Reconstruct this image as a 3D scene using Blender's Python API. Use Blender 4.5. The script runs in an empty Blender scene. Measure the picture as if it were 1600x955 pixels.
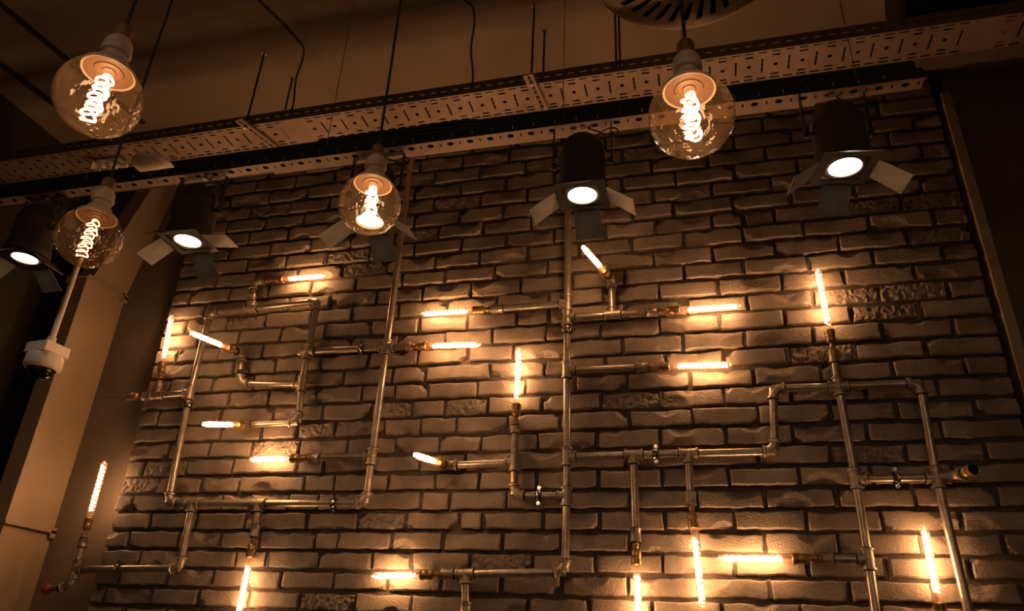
import bpy, bmesh, math, random
from mathutils import Vector, Matrix, noise
random.seed(7)
PI = math.pi
# ------------------------------------------------------------------ camera
F = 1146.5; PITCH = 0.45692; YAW = -0.26785; ROLL = 0.04779; EYE = 1.65
CAM = Vector((0, -3.0, EYE))
_f = Vector((math.sin(YAW)*math.cos(PITCH), math.cos(YAW)*math.cos(PITCH), math.sin(PITCH)))
_r = Vector((math.cos(YAW), -math.sin(YAW), 0)); _u = _r.cross(_f)
R_ = _r*math.cos(ROLL) + _u*math.sin(ROLL); U_ = -_r*math.sin(ROLL) + _u*math.cos(ROLL)
def ray(px, py):
    return _f*F + R_*(px-800) - U_*(py-477.5)
def at(px, py, d):            # point of the plane parallel to the brick wall, d metres from the eye
    v = ray(px, py); return CAM + v*(d/v.y)
def ath(px, py, h):           # point of the horizontal plane h metres above the eye
    v = ray(px, py); return CAM + v*(h/v.z)
S = bpy.context.scene
C = S.collection
cam = bpy.data.objects.new('camera', bpy.data.cameras.new('camera')); C.objects.link(cam)
cam.data.sensor_width = 36; cam.data.lens = F/1600*36; cam.data.clip_start = .02
M = Matrix((R_, U_, -_f)).transposed().to_4x4(); M.translation = CAM
cam.matrix_world = M; S.camera = cam
S.view_settings.view_transform = 'Standard'; S.view_settings.look = 'None'
S.view_settings.gamma = 1; S.view_settings.use_curve_mapping = False
S.view_settings.exposure = 0.1

# ------------------------------------------------------------------ materials
def nt(name):
    m = bpy.data.materials.new(name); m.use_nodes = True
    n = m.node_tree.nodes; b = n.get('Principled BSDF'); return m, n, m.node_tree.links, b
def pbr(name, col, rough=.5, metal=0, var=.0, vscale=20, bump=0, bscale=60, col2=None, spec=None):
    m, n, l, b = nt(name)
    b.inputs['Base Color'].default_value = (*col, 1); b.inputs['Roughness'].default_value = rough
    b.inputs['Metallic'].default_value = metal
    if spec is not None: b.inputs['Specular IOR Level'].default_value = spec
    tc = n.new('ShaderNodeTexCoord')
    if var or col2:
        t = n.new('ShaderNodeTexNoise'); t.inputs['Scale'].default_value = vscale; t.inputs['Detail'].default_value = 6
        l.new(tc.outputs['Object'], t.inputs['Vector'])
        r = n.new('ShaderNodeValToRGB'); e = r.color_ramp.elements
        e[0].position = .35; e[1].position = .68
        c2 = col2 or tuple(c*(1-var) for c in col)
        e[0].color = (*c2, 1); e[1].color = (*col, 1)
        l.new(t.outputs['Fac'], r.inputs['Fac']); l.new(r.outputs['Color'], b.inputs['Base Color'])
    if bump:
        t2 = n.new('ShaderNodeTexNoise'); t2.inputs['Scale'].default_value = bscale; t2.inputs['Detail'].default_value = 8
        l.new(tc.outputs['Object'], t2.inputs['Vector'])
        bp = n.new('ShaderNodeBump'); bp.inputs['Strength'].default_value = bump; bp.inputs['Distance'].default_value = .004
        l.new(t2.outputs['Fac'], bp.inputs['Height']); l.new(bp.outputs['Normal'], b.inputs['Normal'])
    return m
def emit(name, col, s):
    m, n, l, b = nt(name); n.remove(b)
    e = n.new('ShaderNodeEmission'); e.inputs[0].default_value = (*col, 1); e.inputs[1].default_value = s
    l.new(e.outputs[0], n['Material Output'].inputs[0]); return m
def thin_glass(name, tint, ior=1.45, haze=0, hazecol=(1, .7, .35), wavy=0):
    # thin blown glass: lets light straight through, mirrors at grazing angles, a faint coloured coating
    m, n, l, b = nt(name); n.remove(b)
    tr = n.new('ShaderNodeBsdfTransparent'); tr.inputs[0].default_value = (*tint, 1)
    gl = n.new('ShaderNodeBsdfGlossy'); gl.inputs['Roughness'].default_value = .02
    lw = n.new('ShaderNodeLayerWeight'); lw.inputs[0].default_value = .5
    pw = n.new('ShaderNodeMath'); pw.operation = 'POWER'; pw.inputs[1].default_value = 3.2; l.new(lw.outputs['Facing'], pw.inputs[0])
    fr = n.new('ShaderNodeMath'); fr.operation = 'MULTIPLY_ADD'; fr.inputs[1].default_value = .85; fr.inputs[2].default_value = ((ior-1)/(ior+1))**2*1.9; l.new(pw.outputs[0], fr.inputs[0])
    if wavy:
        tc = n.new('ShaderNodeTexCoord'); t = n.new('ShaderNodeTexNoise'); t.inputs['Scale'].default_value = 42; t.inputs['Detail'].default_value = 2
        l.new(tc.outputs['Object'], t.inputs['Vector']); bp = n.new('ShaderNodeBump'); bp.inputs['Strength'].default_value = wavy; bp.inputs['Distance'].default_value = .01
        l.new(t.outputs['Fac'], bp.inputs['Height']); l.new(bp.outputs['Normal'], gl.inputs['Normal']); gl.inputs['Roughness'].default_value = .01
    mx = n.new('ShaderNodeMixShader')
    l.new(fr.outputs[0], mx.inputs[0])
    src = tr.outputs[0]
    if haze:
        tl = n.new('ShaderNodeBsdfTranslucent'); tl.inputs[0].default_value = (*hazecol, 1)
        m2 = n.new('ShaderNodeMixShader'); m2.inputs[0].default_value = haze
        l.new(tr.outputs[0], m2.inputs[1]); l.new(tl.outputs[0], m2.inputs[2]); src = m2.outputs[0]
    l.new(src, mx.inputs[1]); l.new(gl.outputs[0], mx.inputs[2])
    l.new(mx.outputs[0], n['Material Output'].inputs[0]); return m

WARM = (1.0, .47, .15)
M_brick = pbr('painted_brick', (.36, .28, .205), .6, var=.5, vscale=6, bump=.9, bscale=130)
M_mortar = pbr('recessed_mortar', (.115, .088, .066), .85, var=.4, vscale=25, bump=.6, bscale=90)
M_plaster = pbr('dark_plaster', (.19, .145, .10), .7, var=.15, vscale=4, bump=.1, bscale=60)
M_leftwall = pbr('black_side_wall', (.03, .025, .018), .8, var=.2, vscale=4)
M_ceil = pbr('brown_ceiling', (.26, .19, .12), .85, var=.22, vscale=1.6, bump=.1, bscale=40)
M_floor = pbr('dark_floor', (.08, .055, .035), .45, var=.3, vscale=6)
M_duct = pbr('beige_painted_metal', (.42, .31, .19), .55, var=.08, vscale=5)
M_trim = pbr('trim_wood', (.46, .34, .21), .6, var=.25, vscale=8)
M_pipe = pbr('galvanised_pipe', (.66, .56, .43), .30, .72, var=.35, vscale=35, bump=.15, bscale=200)
M_fit = pbr('cast_fitting', (.60, .50, .37), .36, .6, var=.35, vscale=60, bump=.25, bscale=250)
M_brass = pbr('brass_socket', (.66, .42, .18), .32, .8, var=.3, vscale=50)
M_copper = pbr('copper_socket', (.68, .42, .24), .32, .8, var=.2, vscale=50)
M_chrome = pbr('chrome', (.75, .72, .68), .15, 1)
M_rubber = pbr('black_rubber', (.012, .011, .01), .5)
M_black = pbr('black_metal', (.025, .022, .02), .45, .3, var=.3, vscale=12)
M_can = pbr('black_lamp_can', (.055, .048, .042), .5, .0, var=.3, vscale=15)
M_flap = pbr('barn_door_metal', (.235, .21, .17), .42, .3, var=.3, vscale=25)
M_tray = pbr('galvanised_tray', (.29, .205, .15), .5, .3, var=.2, vscale=14)
M_lip = pbr('tray_lip', (.20, .15, .11), .55, .3, var=.2, vscale=14)  # tray metal in a darker copy, shade of the unlit lips put into colour
M_rod = pbr('threaded_rod', (.05, .04, .035), .5, .4)
M_cord = pbr('black_cord', (.012, .010, .009), .6)
M_wood = pbr('turned_cap', (.34, .17, .07), .5, .2, var=.35, vscale=40)
M_ceramic = pbr('ceramic_holder', (.66, .54, .42), .42, var=.15, vscale=60, bump=.05)
M_white = pbr('white_plastic', (.82, .70, .55), .35)
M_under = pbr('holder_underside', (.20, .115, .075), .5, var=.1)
M_domeglass = pbr('smoked_dome', (.008, .008, .010), .06)
M_red = pbr('red_ball', (.42, .10, .055), .25, var=.3, vscale=80)
M_vent = pbr('vent_metal', (.78, .62, .46), .36, .3, var=.15, vscale=8)
M_hole = pbr('vent_inside', (.01, .009, .008), .8)
M_tube = thin_glass('tube_glass', (1, .90, .80), 1.45, .05, (1, .62, .40))
M_clear = thin_glass('clear_tube_glass', (.985, .98, .97), 1.45)
M_globe = thin_glass('amber_globe_glass', (1, .86, .66), 1.5, .034, (1, .66, .36), .8)
M_fil = emit('tube_filament', (1, .56, .28), 86)
M_fil2 = emit('globe_filament', (1, .57, .30), 19)
M_fil3 = emit('dim_globe_filament', (1, .50, .24), 7)
M_lens = emit('spot_lens', (1, .98, .86), 7.5)

# ------------------------------------------------------------------ mesh helpers
def link(name, bm, mats, parent=None, smooth=True, loc=None):
    me = bpy.data.meshes.new(name); bm.normal_update(); bm.to_mesh(me); bm.free()
    for m in (mats if isinstance(mats, (list, tuple)) else [mats]): me.materials.append(m)
    if smooth:
        me.polygons.foreach_set('use_smooth', [True]*len(me.polygons))
        try: me.set_sharp_from_angle(angle=math.radians(38))
        except Exception: pass
    o = bpy.data.objects.new(name, me); C.objects.link(o)
    if loc is not None: o.location = loc
    if parent: 
        o.parent = parent
        o.matrix_parent_inverse = Matrix.Translation(-parent.location) if parent.type == 'EMPTY' else Matrix.Identity(4)
    return o
def tag(o, label, cat, group=None, kind=None):
    if label: o['label'] = label
    if cat: o['category'] = cat
    if group: o['group'] = group
    if kind: o['kind'] = kind
    return o
def thing(name, loc, label, cat, group=None):
    o = bpy.data.objects.new(name, None); o.empty_display_size = .05; C.objects.link(o)
    o.location = loc; return tag(o, label, cat, group)
def basis(d):
    d = d.normalized(); a = Vector((0, 0, 1)) if abs(d.z) < .9 else Vector((1, 0, 0))
    x = d.cross(a).normalized(); y = d.cross(x); return x, y, d
def box(bm, lo, hi, mat=0):
    x0, y0, z0 = lo; x1, y1, z1 = hi
    v = [bm.verts.new(p) for p in ((x0,y0,z0),(x1,y0,z0),(x1,y1,z0),(x0,y1,z0),(x0,y0,z1),(x1,y0,z1),(x1,y1,z1),(x0,y1,z1))]
    for f in ((0,3,2,1),(4,5,6,7),(0,1,5,4),(1,2,6,5),(2,3,7,6),(3,0,4,7)):
        bm.faces.new([v[i] for i in f]).material_index = mat
def lathe(bm, prof, o, d, n=24, mat=0, cap0=False, cap1=False):
    """prof: list of (radius, distance along d)."""
    x, y, z = basis(d); rings = []
    for r, t in prof:
        if r < 1e-6: rings.append([bm.verts.new(o + z*t)]); continue
        rings.append([bm.verts.new(o + z*t + (x*math.cos(2*PI*i/n) + y*math.sin(2*PI*i/n))*r) for i in range(n)])
    for a, b in zip(rings, rings[1:]):
        for i in range(n):
            j = (i+1) % n
            if len(a) == 1 and len(b) == 1: continue
            if len(a) == 1: f = [a[0], b[j], b[i]]
            elif len(b) == 1: f = [a[i], a[j], b[0]]
            else: f = [a[i], a[j], b[j], b[i]]
            bm.faces.new(f).material_index = mat
    if cap0 and len(rings[0]) > 1: bm.faces.new(rings[0][::-1]).material_index = mat
    if cap1 and len(rings[-1]) > 1: bm.faces.new(rings[-1]).material_index = mat
def tube(bm, pts, r, n=12, mat=0, caps=True):
    pts = [Vector(p) for p in pts]; rings = []
    t0 = (pts[1]-pts[0]).normalized(); x, y, _ = basis(t0)
    for i, p in enumerate(pts):
        t = (pts[min(i+1, len(pts)-1)] - pts[max(i-1, 0)]).normalized()
        x = (x - t*x.dot(t)).normalized(); y = t.cross(x)
        rr = r[i] if isinstance(r, (list, tuple)) else r
        rings.append([bm.verts.new(p + (x*math.cos(2*PI*k/n) + y*math.sin(2*PI*k/n))*rr) for k in range(n)])
    for a, b in zip(rings, rings[1:]):
        for k in range(n):
            j = (k+1) % n; bm.faces.new([a[k], a[j], b[j], b[k]]).material_index = mat
    if caps:
        bm.faces.new(rings[0][::-1]).material_index = mat; bm.faces.new(rings[-1]).material_index = mat
def B(): return bmesh.new()

# ------------------------------------------------------------------ the room
H = 2.6; CZ = EYE + H                       # ceiling height
XL, XR = -3.46, 3.3
YB = .10                                     # plaster wall behind the brick panel
def struct(name, bm, m, smooth=False): return tag(link(name, bm, m, None, smooth), None, None, None, 'structure')
b = B(); box(b, (XL-.1, -5.2, -.1), (XR+.1, YB+.1, 0)); struct('floor', b, M_floor)
b = B(); box(b, (XL-.1, -5.2, CZ), (XR+.1, YB+.1, CZ+.1)); struct('ceiling', b, M_ceil)
b = B(); box(b, (XL-.1, YB, 0), (XR+.1, YB+.1, CZ)); box(b, (1.217, .03, 0), (XR, YB, CZ)); struct('wall_back', b, M_plaster)
b = B(); box(b, (XL-.1, -5.2, 0), (XL, YB, CZ)); struct('wall_left', b, M_leftwall)
b = B(); box(b, (XR, -5.2, 0), (XR+.1, YB, CZ)); struct('wall_right', b, M_plaster)
b = B(); box(b, (1.178, -.030, 0), (1.216, YB, EYE+2.45)); struct('trim_1', b, M_trim)

# brick cladding: every brick modelled with its own chipped face
HB = lambda n: EYE + .255 + .0812*n + .00013*n*abs(n)
ROWS = {0:[190,266,338,391,443,524,607,692,785,879,982,1093,1203,1327,1456,1594],
 1:[222,292,371,420,499,583,645,737,833,932,1036,1147,1262,1383,1513],
 2:[204,283,347,409,494,531,614,695,786,878,984,1090,1194,1310,1438,1566],
 3:[238,310,386,482,560,636,721,756,849,938,1039,1146,1258,1376,1501],
 4:[212,282,350,392,453,499,570,659,704,792,892,984,1088,1195,1306,1427,1555],
 5:[249,317,377,478,524,609,681,750,840,935,1035,1138,1247,1361,1487],
 6:[227,294,367,468,508,584,658,800,888,979,1078,1183,1296,1414,1538],
 7:[266,331,396,470,545,620,688,754,842,934,1032,1135,1239,1353,1469],
 8:[281,349,411,525,603,659,716,876,983,1081,1184,1296,1400],
 9:[251,347,430,506,582,645,696,764,848,938,1033,1132,1234,1350],
 10:[359,423,496,568,618,671,748,981,1078,1177,1281,1393,1505],
 11:[334,400,467,540,616,666,767,852,946,1039,1130,1230,1334,1445],
 12:[434,504,578,654,733,802,973,1066,1163,1268,1376,1487],
 13:[413,624,772,854,939,1030,1124,1225,1329,1436],
 14:[441,583,656,732,809,859,978,1073,1168,1269,1372,1480],
 15:[418,488,553,625,942,1029,1122,1220,1319,1427],
 16:[453,519,590,662,737,815,895,977,1069,1163,1262,1363,1470],
 17:[424,488,558,630,697,774,856,938,1022,1114,1210,1309,1416],
 18:[987,1068,1160,1255,1356,1457], 19:[1024,1113,1161,1209,1304,1406],
 20:[988,1052,1143,1234,1334,1438], 21:[1021,1112,1203,1300,1400], 22:[973,1056,1147,1245],
 23:[1019,1106,1195,1290], 24:[973,1058,1146,1235], 25:[1020,1104,1191]}
BX0, BX1 = -2.73, 1.150
def row_x(px, h):
    lo, hi = -300, 1400
    for _ in range(40):
        m = (lo+hi)/2
        if at(px, m, 3.0).z > h: lo = m
        else: hi = m
    return at(px, m, 3.0).x
def joints(n):
    h = (HB(n)+HB(n+1))/2
    if n in ROWS: xs = sorted(row_x(p, h) for p in ROWS[n])
    else: xs = [-.1 + (.128 if n % 2 else 0)]
    rr = random.Random(n*31+5); out = []
    x = xs[0]
    left = []
    while x > BX0: x -= .245*rr.uniform(.95, 1.05); left.append(x)
    out = [v for v in left[::-1] if v > BX0+.05]
    for a, c in zip(xs, xs[1:]):
        out.append(a); k = int(round((c-a)/.247))
        for i in range(1, k): out.append(a+(c-a)*i/k)
    out.append(xs[-1]); x = xs[-1]
    while x < BX1: x += .262*rr.uniform(.97, 1.03); out.append(x)
    out = [v for v in out if BX0+.04 < v < BX1-.04]
    return [BX0] + out + [BX1]
nz = noise.noise; frac = noise.fractal
def brick(bm, x0, x1, z0, z1, seed):
    rr = random.Random(seed)
    w, h = x1-x0, z1-z0
    kind = rr.random(); fine = kind < .5 or kind > .91
    st = .0036 if fine else .0062
    nx, nzc = max(6, int(w/st)), (19 if fine else 12)
    base = -.019 + rr.uniform(-.003, .003); tx, tz = rr.uniform(-.006, .006), rr.uniform(-.005, .005)
    chips = []
    if kind < .5:                                   # conchoidal break along an edge
        for _ in range(rr.choice((1, 1, 2))):
            chips.append((rr.uniform(.1, .9)*w, rr.choice((-.012, h+.012, h+.02)), rr.uniform(.035, .085), rr.uniform(.006, .012), rr.uniform(280, 560)))
    if rr.random() < .22:
        chips.append((rr.choice((-.004, w+.004)), rr.choice((-.004, h+.004)), rr.uniform(.028, .05), .022, 400))
    rough = kind > .91                                # wholly broken, rocky face
    if rr.random() < .3: chips.append((rr.choice((0, w)), rr.choice((0, h)), rr.uniform(.015, .035), .006, 600))
    off = Vector((rr.uniform(-50, 50), rr.uniform(-50, 50), rr.uniform(-50, 50)))
    V = []
    for j in range(nzc+1):
        row = []
        for i in range(nx+1):
            u, v = i/nx, j/nzc
            px_, pz_ = u*w, v*h
            eu = min(px_, w-px_); ev = min(pz_, h-pz_); e = min(eu, ev)
            p = Vector((px_, 0, pz_)) + off
            wob = nz(p*14)*.0060 + nz(p*45)*.0024
            X = x0+px_ + (wob if eu < .006 else wob*.25)*(1 if True else 0)
            Zz = z0+pz_ + (nz(p*14+Vector((9, 9, 9)))*.0060 + nz(p*50)*.0022)*(1 if ev < .007 else .25)
            y = base + tx*(u-.5) + tz*(v-.5) + nz(p*9)*.0015 + nz(p*40)*.0005
            for cx, cz, R, dp, fq in chips:
                d = math.hypot(px_-cx, (pz_-cz)*1.25) + nz(p*30)*.006
                if d < R:
                    s = 1-d/R
                    y += dp*min(1, s*2.2) + abs(math.sin(d*fq))*.0030*min(1, s*4) + nz(p*70)*.0015*s
            if rough: y += .004 + abs(frac(p*26, .8, 2.1, 4))*.011
            y += .0035*math.exp(-e/.0018)
            if i in (0, nx) or j in (0, nzc): y += .002
            row.append(bm.verts.new((X, y, Zz)))
        V.append(row)
    for j in range(nzc):
        for i in range(nx):
            bm.faces.new((V[j][i], V[j][i+1], V[j+1][i+1], V[j+1][i]))
    rim = V[0] + [V[j][nx] for j in range(1, nzc+1)] + V[nzc][-2::-1] + [V[j][0] for j in range(nzc-1, 0, -1)]
    back = [bm.verts.new((v.co.x, .012, v.co.z)) for v in rim]
    k = len(rim)
    for i in range(k):
        j = (i+1) % k; bm.faces.new((rim[j], rim[i], back[i], back[j]))
def lump(bm, x0, x1, z0, z1, y, seed):
    off = Vector((seed*.37 % 40, 1, 2)); G = []
    for j in range(9):
        G.append([bm.verts.new((x0+(x1-x0)*i/4, y + (0.012 if i in (0, 4) or j in (0, 8) else 0) + nz(off+Vector((i*.8, j*.8, 0)))*.004, z0+(z1-z0)*j/8)) for i in range(5)])
    for j in range(8):
        for i in range(4): bm.faces.new((G[j][i], G[j][i+1], G[j+1][i+1], G[j+1][i])).material_index = 1
def build_bricks():
    bm = B()
    # recessed mortar bed, slightly uneven
    gx, gz = 200, 180
    z0, z1 = 0.0, CZ
    G = [[bm.verts.new((BX0+.006+(BX1-BX0-.012)*i/gx, .002+nz(Vector((i*.9, j*.9, 3)))*.004, z0+(z1-z0)*j/gz)) for i in range(gx+1)] for j in range(gz+1)]
    for j in range(gz):
        for i in range(gx): bm.faces.new((G[j][i], G[j][i+1], G[j+1][i+1], G[j+1][i])).material_index = 1
    box(bm, (BX0+.006, .008, 0), (BX1-.006, YB, CZ), 1)
    for n in range(-5, 30):
        if HB(n)+.03 > CZ: break
        js = joints(n); r = random.Random(n+900)
        for a in js[1:-1]:
            if r.random() < .45:
                dpt = r.uniform(-.014, -.005); lump(bm, a-.012, a+.012, HB(n)-.004, HB(n+1)-.006, dpt, n*77+int(a*999))
        for a, c in zip(js, js[1:]):
            g = r.uniform(.0055, .0095); g2 = r.uniform(.0055, .0095)
            zz0 = HB(n) + r.uniform(.001, .005); zz1 = HB(n+1) - r.uniform(.012, .017)
            brick(bm, a+(g if a > BX0 else 0), c-(g2 if c < BX1 else 0), zz0, min(zz1, CZ-.004), int(a*1000)*37+n)
    # coarse courses below the picture
    for n in range(0, 16):
        zz = n*.0812
        x = BX0 + (0 if n % 2 else -.12)
        while x < BX1:
            a, c = max(x, BX0), min(x+.245, BX1); x += .25
            if c-a > .03 and zz+.067 < HB(-5): box(bm, (a+.004, -.019, zz), (c-.004, .012, zz+.066))
    return bm
struct('wall_brick_panel', build_bricks(), [M_brick, M_mortar], True)

# ------------------------------------------------------------------ pipework
PD = 2.94                                     # pipe axis stands 6 cm off the bricks
PR = .0158
P = lambda x, y: at(x, y, PD)
def sleeve(bm, o, d, L, r=.0205, rim=.0248, mat=0):
    lathe(bm, [(PR*.6, 0), (r, 0), (r, L-.008), (rim, L-.007), (rim, L-.001), (PR, L)], o, d, 20, mat)
    lathe(bm, [(PR, L), (PR+.0022, L+.0002), (PR+.0022, L+.0035), (PR, L+.004)], o, d, 16, 1)
class Net:
    def __init__(s, label):
        s.root = thing('pipework', P(886, 600) if 'central' in label else P(450, 600), label, 'pipework', 'wall pipeworks'); s.deg = {}
    def pt(s, p): return p if isinstance(p, Vector) else P(*p)
    def run(s, a, b):
        A, Bv = s.pt(a), s.pt(b)
        bm = B(); tube(bm, [A, A.lerp(Bv, .5), Bv], PR, 20); link('pipe', bm, M_pipe, s.root)
        for q, w in ((a, Bv-A), (b, A-Bv)):
            if not isinstance(q, Vector): s.deg.setdefault(q, []).append(w.normalized())
    def path(s, *pts):
        for a, b in zip(pts, pts[1:]): s.run(a, b)
    def fittings(s, skip=()):
        for q, ds in s.deg.items():
            if q in skip: continue
            o = s.pt(q)
            if len(ds) == 1: continue
            bm = B()
            if len(ds) == 2 and ds[0].dot(ds[1]) > -.9:
                a, c = ds; L = .044
                pts = []
                for k in range(9):
                    t = k/8; pts.append((o+a*L)*(1-t)**2 + o*(2*t*(1-t)) + (o+c*L)*t*t)
                tube(bm, pts, .0196, 20)
                for d in ds: lathe(bm, [(PR*.8, .034), (.0215, .034), (.0245, .036), (.0245, .043), (.0215, .045), (PR, .045)], o, d, 20); lathe(bm, [(PR, .045), (PR+.0022, .0452), (PR+.0022, .0485), (PR, .049)], o, d, 16, 1)
                link('elbow', bm, [M_fit, M_rubber], s.root)
            else:
                for d in ds: sleeve(bm, o, d, .037)
                lathe(bm, [(0, -.0212)] + [(.0212*math.cos(t*PI/16), .0212*math.sin(t*PI/16)) for t in range(-7, 8)] + [(0, .0212)], o, ds[0], 20)
                link('cross_fitting' if len(ds) > 3 else 'tee_fitting' if len(ds) == 3 else 'coupling', bm, [M_fit, M_rubber], s.root)
    def coupling(s, p, d, L=.05):
        p = s.pt(p); bm = B(); d = d.normalized()
        lathe(bm, [(PR, 0), (.0225, 0), (.0225, .006), (.0205, .009), (.0205, L-.009), (.0225, L-.006), (.0225, L), (PR*.8, L)], p-d*L/2, d, 20)
        for t_ in (-L/2-.004, L/2+.001): lathe(bm, [(PR, t_), (PR+.002, t_), (PR+.002, t_+.003), (PR, t_+.003)], p, d, 16, 1)
        link('coupling', bm, [M_fit, M_rubber], s.root)
    def clamp(s, p, d):
        p = s.pt(p); d = d.normalized(); bm = B()
        lathe(bm, [(PR, -.012), (.0205, -.012), (.0205, .012), (PR, .012)], p, d, 24)
        o = link('pipe_clamp', bm, M_rubber, s.root)
        bm = B()
        lathe(bm, [(.0206, -.0085), (.0240, -.0085), (.0225, -.003), (.0240, 0), (.0225, .003), (.0240, .0085), (.0206, .0085)], p, d, 24)
        side = d.cross(Vector((0, 1, 0))).normalized()
        if side.z < -.1 : side = -side
        for sg in (1, -1):
            q = p + side*.0305*sg
            lathe(bm, [(0, -.004), (.0085, -.004), (.0085, .004), (0, .004)], q+Vector((0, -.003, 0)), Vector((0, 1, 0)), 6)
            lathe(bm, [(0, -.012), (.0045, -.012), (.0045, .014), (0, .014)], q, Vector((0, 1, 0)), 10)
        lathe(bm, [(.005, .019), (.005, .066)], p, Vector((0, 1, 0)), 8)
        o2 = link('clamp_band', bm, M_chrome, None); o2.parent = o
    def socket(s, p, d, mat=None, hollow=False):
        """threaded nipple and brass lamp holder; returns the point where the glass starts"""
        p = s.pt(p); d = d.normalized(); bm = B()
        lathe(bm, [(PR, -.002), (.0175, 0), (.0175, .004), (.009, .006), (.009, .012), (.012, .014), (.012, .019), (.009, .021), (.0085, .030),
                   (.013, .033), (.0185, .040), (.0195, .043), (.0195, .055), (.0205, .056), (.0195, .058), (.0195, .070), (.0205, .072), (.0205, .088),
                   (.0185, .089), (.0178, .088), (.0175, .05)], p, d, 22)
        o = link('lamp_socket', bm, mat or M_brass, s.root)
        if hollow:
            bm = B(); lathe(bm, [(.0174, .086), (.0165, .080), (.0165, .056), (.006, .055), (.006, .060), (0, .061)], p, d, 20)
            i = link('socket_liner', bm, M_rubber, None); i.parent = o
        return p + d*.082, d
BULBS = 0
def helix(o, d, L, R, turns, r, seg=14, n=5, taper=0):
    x, y, z = basis(d); pts = []
    N = int(turns*seg)
    for i in range(N+1):
        t = i/N; a = 2*PI*turns*t; rr = R*(1-taper*t)
        pts.append(o + z*(L*t) + (x*math.cos(a) + y*math.sin(a))*rr)
    bm = B(); tube(bm, pts, r, n); return bm
def tube_bulb(o, d, L, label, lit=True):
    t = thing('tube_bulb', o, label, 'light bulb', 'tubular filament bulbs')
    r = .0150
    prof = [(.0125, -.004), (.0135, .004), (r, .012), (r, L-r)] + [(r*math.cos(a*PI/12), L-r+r*math.sin(a*PI/12)) for a in range(1, 6)] + [(.0012, L), (0, L+.0015)]
    bm = B(); lathe(bm, prof, o, d, 24); link('glass_tube', bm, M_tube if lit else M_clear, t)
    bm = B(); lathe(bm, [(.0122, -.026), (.0131, -.024), (.0122, -.021), (.0131, -.018), (.0122, -.015), (.0131, -.012), (.0124, -.009), (.013, -.004), (.0095, -.003), (0, -.003)], o, d, 18); link('screw_cap', bm, M_brass, t)
    bm = B(); lathe(bm, [(.008, -.003), (.0045, .014), (.0035, .024), (.0048, .028), (0, .030)], o, d, 12)
    x, y, z = basis(d)
    tube(bm, [o+z*.026, o+z*.04+x*.004, o+z*.046+x*.0075], .0006, 6)
    tube(bm, [o+z*.026+y*.001, o+z*(L*.5)+y*.001, o+z*(L-.022)], .0006, 6)
    link('glass_stem', bm, M_clear, t)
    if lit:
        bm = helix(o+d.normalized()*.044, d, L-.064, .0078, 11.5, .0029)
        link('filament', bm, M_fil, t)
    else:
        bm = helix(o+d.normalized()*.044, d, L-.062, .0078, 9.5, .0003, 14, 4); link('filament', bm, M_rod, t)
    return t
def lamp(net, s, tip, label, mat=None, out=False, L=.345, lit=True, D=PD):
    """socket at s, bulb reaching to tip; out: the lamp leans out from the wall so its true length is kept"""
    Sp = net.pt(s)
    if isinstance(tip, Vector): T = tip
    elif out:
        v = ray(*tip).normalized(); w = Sp-CAM; m = v.dot(w); disc = L*L - (w.length_squared - m*m)
        T = CAM + v*(m-math.sqrt(max(disc, 0)))
    else: T = P(*tip)
    d = (T-Sp); 
    g, d = net.socket(Sp, d, mat)
    tube_bulb(g, d, (T-g).length, label, lit)
    return d

# left frame
N = Net('left pipe frame of galvanised pipes clamped to the brick wall, open rectangle around shorter branches')
top1 = Vector((P(641, 262).x, P(641, 262).y, CZ-.02)); top1.x = P(641,262).x + (P(641,262)-P(604,543)).x*.9
x604 = (604, 543)
N.path(P(641, 262) + (top1-P(641, 262)), x604, (581, 714), (572, 787), (404, 787), (301, 787), (263, 786), (297, 614), (329, 488), (392, 483), (497, 471), (481, 550), (471, 601), (466, 660))
N.deg[x604] = N.deg[x604]
s5 = (385, 664); N.run((466, 660), P(*s5)); N.coupling(s5, P(466, 660)-P(*s5)); lamp(N, s5, (318, 663), 'glowing tube bulb pointing out at the viewer, short looking, inside the left pipe frame', M_brass, True)
N.run((392, 483), (397, 441)); N.coupling((393.5, 466), P(397, 441)-P(392, 483), .034)
N.run((397, 441), P(420, 438.5)); N.coupling((411, 439.5), P(420, 438)-P(397, 441), .03)
lamp(N, P(420, 438.5), (508, 431), 'glowing tube bulb above the left pipe frame, highest on the left half, pointing right', M_copper, True, .33)
N.run((481, 550), x604); N.run((481, 550), P(471, 550.8)); N.coupling((471.5, 550.8), P(481, 550)-P(471, 551), .02)
N.run(x604, P(640, 541.5)); N.coupling((638, 541.5), P(640, 541.5)-P(604, 543), .02)
lamp(N, P(642, 541.5), (751, 538.5), 'glowing tube bulb pointing right from the cross on the tall left riser', M_copper, True, .37)
N.path((471, 601), (376, 600), (379, 553)); 
e3 = P(379, 553)
v = ray(298, 520).normalized(); w = e3-CAM; m_ = v.dot(w); T3 = CAM + v*(m_-math.sqrt(max(.37**2-(w.length_squared-m_*m_), 0)))
d3 = (T3-e3).normalized(); N.deg[(379, 553)].append(d3); N.run(e3, e3+d3*.03)
lamp(N, e3+d3*.034, T3, 'glowing tube bulb leaning out across the upper left pipe, tip to the left', M_brass)
N.path((297, 614), (246, 618.5)); N.run((246, 618.5), P(226, 619.7)); N.coupling((229, 619.5), P(226, 619.6)-P(246, 618.5), .034)
lamp(N, P(224, 619.8), (160, 622), 'unlit clear tube bulb at the far left end of its pipe, pointing left', M_copper, lit=False)
N.run((246, 618.5), P(249, 596)); N.coupling((247.6, 606), P(249, 596)-P(246, 618), .036)
lamp(N, P(249.6, 592), (269, 492), 'upright glowing tube bulb at the left edge of the bricks, beside the unlit one', M_copper)
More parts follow.
